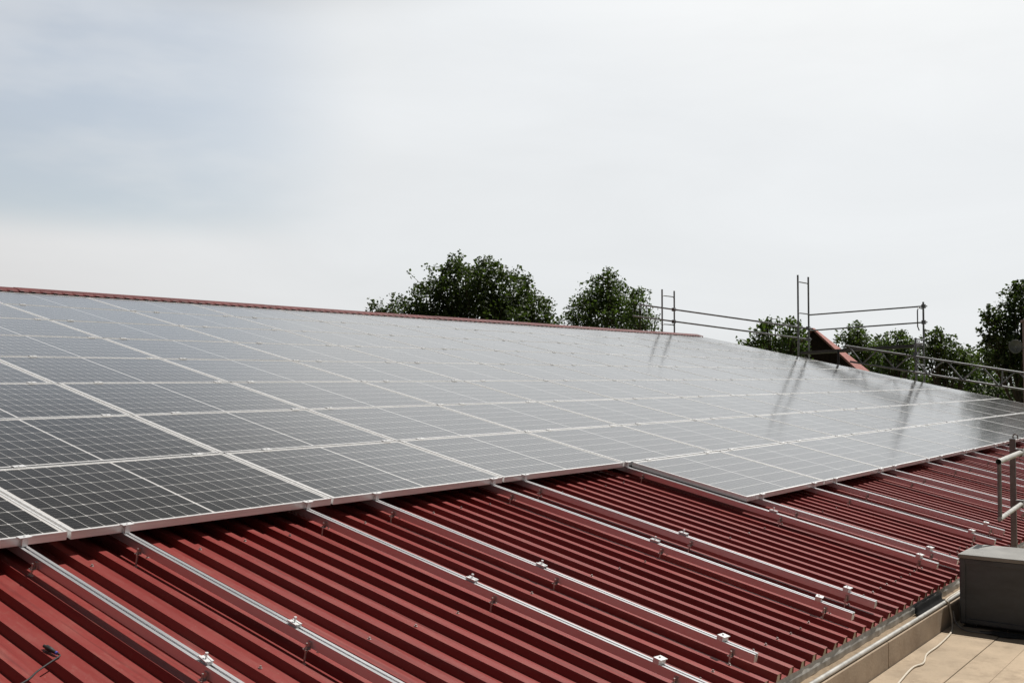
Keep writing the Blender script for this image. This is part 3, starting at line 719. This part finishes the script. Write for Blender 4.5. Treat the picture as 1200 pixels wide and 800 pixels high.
tree('broadleaf_tree', 'broad dark round tree rising behind the middle of the ridge', 50,
     [(545,338,38),(598,345,34),(508,352,32),(470,368,24),(628,366,25),(560,372,42),(600,380,40),(515,385,36),(482,392,28),(640,388,18),(572,322,22),(535,318,18),(450,375,12)],
     11, M['leafA'], 26, 0.27, 1.0, 555, sprigs=[(436,360,6),(434,351,4),(446,352,5),(478,318,4),(497,312,5),(529,300,5),(539,296,5)])
tree('broadleaf_tree', 'pointed feathery tree between the round tree and the left scaffold posts', 47,
     [(712,344,26),(700,358,28),(728,352,22),(680,366,20),(712,372,36),(712,326,12),(668,380,18),(740,378,20)],
     23, M['leafB'], 24, 0.22, 1.1, 710, sprigs=[(711,313,4),(712,318,5),(722,319,4),(728,330,5),(680,332,5),(690,330,5)])
tree('broadleaf_tree', 'small thin tree directly behind the left scaffold posts', 45,
     [(748,358,16),(752,372,20),(764,382,12),(745,346,9),(738,384,16)], 31, M['leafB'], 20, 0.20, 0.9, 752, sprigs=[(752,338,4),(746,341,4),(762,340,3)])
tree('broadleaf_tree', 'low dark tree left of the tall middle scaffold posts', 37,
     [(908,392,18),(892,398,15),(925,386,13),(937,393,12),(880,406,10),(915,410,20),(940,408,12),(898,380,7),(928,410,16)], 41, M['leafB'], 24, 0.22, 1.1, 912, sprigs=[(866,397,4),(912,374,4),(925,373,4)])
tree('broadleaf_tree', 'dark tree just right of the red tiled house gable', 52,
     [(1000,395,15),(1012,405,16),(990,400,13),(1004,420,20),(1024,412,14),(1006,386,8)], 43, M['leafB'], 26, 0.24, 1.1, 1004)
tree('broadleaf_tree', 'light green tree behind the scaffold platform', 54,
     [(1050,402,17),(1038,412,14),(1066,410,14),(1050,424,22),(1056,393,8)], 47, M['leafB'], 26, 0.24, 1.0, 1050)
tree('broadleaf_tree', 'rounded dark tree right of the right scaffold post', 48,
     [(1096,402,18),(1110,410,18),(1090,418,20),(1122,424,16),(1100,392,9),(1136,428,12),(1112,436,20)], 53, M['leafA'], 26, 0.24, 1.1, 1104, sprigs=[(1130,408,4),(1141,416,5)])
tree('broadleaf_tree', 'tall dark tree at the right edge beside the brick chimney', 42,
     [(1196,352,22),(1180,372,22),(1204,384,30),(1168,398,18),(1180,412,26),(1205,420,34),(1162,424,16),(1226,360,28),(1160,376,10),(1240,400,30),(1196,336,8)],
     61, M['leafA'], 26, 0.26, 1.0, 1200, sprigs=[(1150,366,5),(1146,388,5),(1152,392,6),(1154,401,5),(1188,334,4),(1160,358,4),(1176,344,4)])

# hedge mass behind the roof edge on the right
rr = random.Random(70); cl = []
for k in range(620):
    px = rr.uniform(870, 1330); D = rr.uniform(55, 62); p = bearing(px, D); p.z = GZ + rr.uniform(0.6, 6.3 + 0.9 * math.sin(px * 0.05) + 0.5 * math.sin(px * 0.13)); cl.append((p, rr.uniform(0.5, 0.9)))
V, F = leafmesh(cl, 0.36, 26, 71)
me = bpy.data.meshes.new('hedge'); me.from_pydata([tuple(v) for v in V], [], F); me.materials.append(M['leafA']); me.update()
tag(link('hedge', me), 'dark overgrown hedge filling the background behind the girder', 'hedge', kind='stuff')

# ------------------------------------------------------------------ houses behind
def gable_house(name, label, px, D, az_off, half, length, apex_py, slope, roofmat, wallmat, thick=0.22, over=0.3, hip=None):
    p = bearing(px, D); az = YAW + math.atan((px - 600) / FPX) + az_off
    t = thing(name, label, 'house', (p.x, p.y, GZ), (0, 0, -az))       # local +y runs along the ridge, away from the viewer
    za = height_at(apex_py, D) - GZ; tn = math.tan(slope)
    b = MB(); b.prism([(-half, 0), (half, 0), (half, za - thick * 1.3 - half * tn), (0, za - thick * 1.3), (-half, za - thick * 1.3 - half * tn)], over, length, lambda x, y, q: Vector((x, q, y)))
    if hip is not None:
        b = MB(); b.prism([(-half, 0), (half, 0), (half, za - thick * 1.6 - half * tn), (0, za - thick * 1.6), (-half, za - thick * 1.6 - half * tn)], over, hip + 0.05, lambda x, y, q: Vector((x, q, y)))
        b.box((-half, hip + 0.05, 0), (half, length - 0.1, za - thick * 1.6 - half * tn - 0.05))
    b.build('wall', M[wallmat], t)
    b = MB(); e = half + 0.35
    b.prism([(0, za), (e, za - e * tn), (e, za - e * tn - thick / math.cos(slope)), (0, za - thick / math.cos(slope)), (-e, za - e * tn - thick / math.cos(slope)), (-e, za - e * tn)], 0, length + over, lambda x, y, q: Vector((x, q, y)))
    if hip is not None:                                                # gable in front, hipped at the far end: the ridge is short
        b = MB(); b.add([(0, 0, za), (e, 0, za - e * tn), (e, length + over, za - e * tn), (0, hip, za), (-e, length + over, za - e * tn), (-e, 0, za - e * tn)], [(0, 1, 2, 3), (0, 3, 4, 5), (3, 2, 4)])
    rf = b.build('roof', M[roofmat], t)
    if hip is not None: q_ = rf.modifiers.new('thickness', 'SOLIDIFY'); q_.thickness = thick; q_.offset = -1
    return t, rf, za, tn
h1, rf1, za, tn = gable_house('gable_house', 'dark timber gable house with a red tiled roof behind the platform', 952, 42, rad(15), 3.6, 3.6, 384, rad(44), 'tiles', 'timber', 0.09, 0.2, 0.35)
b = MB(); b.box((-0.5, 0.22, za - 2.9), (0.5, 0.25, za - 1.9)); w_ = b.build('window', M['timber'], h1); b = MB(); b.box((-0.44, 0.205, za - 2.84), (0.44, 0.218, za - 1.96)); b.build('pane', M['glass'], w_)
h2, rf2, za2, tn2 = gable_house('gable_house', 'low house with a dark brown roof and brick chimney behind the girder', 1214, 34, rad(80), 3.2, 6.0, 428, rad(32), 'browntile', 'timber', 0.18, 0.3)
ch = bearing(1218, 33.0); cm = Matrix.Rotation(-h2.rotation_euler.z, 4, 'Z') @ (Vector((ch.x, ch.y, GZ)) - h2.location)
b = MB(); zt = height_at(374, 33.0) - GZ
b.box((cm.x - 0.42, cm.y - 0.42, za2 - 2.4), (cm.x + 0.42, cm.y + 0.42, zt - 0.08)); b.box((cm.x - 0.47, cm.y - 0.47, zt - 0.08), (cm.x + 0.47, cm.y + 0.47, zt))
chim = b.build('chimney', M['brick'], rf2)
# satellite dish standing beside the chimney
dp = bearing(1190, 32.4); dm = MB(); R_ = 0.20; rings = 5; vs = [(0, 0, 0)]; fs_d = []
for q in range(1, rings + 1):
    for a in range(20):
        g_ = 2 * math.pi * a / 20; rr_ = R_ * q / rings; vs.append((rr_ * math.cos(g_), -0.35 * rr_ * rr_ / R_, rr_ * 1.1 * math.sin(g_)))
for a in range(20): fs_d.append((0, 1 + a, 1 + (a + 1) % 20))
for q in range(rings - 1):
    for a in range(20): fs_d.append((1 + q*20 + a, 1 + (q+1)*20 + a, 1 + (q+1)*20 + (a+1) % 20, 1 + q*20 + (a+1) % 20))
dm.add(vs, fs_d, True)
dish = thing('satellite_dish', 'round grey satellite dish in front of the tall tree by the chimney', 'dish', (dp.x, dp.y, height_at(406, 32.4)), (0, 0, -(YAW + 0.45)))
o = dm.build('reflector', M['postgrey'], dish); q = o.modifiers.new('t', 'SOLIDIFY'); q.thickness = 0.006
b = MB(); b.tube([(0, 0.03, 0), (0.10, 0.12, -0.02), (0.45, 0.30, -0.02)], 0.02, 8); b.build('bracket', M['galv'], dish)
b = MB(); b.tube([(0, 0.0, -0.22), (0, -0.30, -0.05)], 0.008, 6); b.tube([(0, -0.28, -0.06), (0, -0.34, -0.03)], 0.025, 8); b.build('receiver_arm', M['galv'], dish)
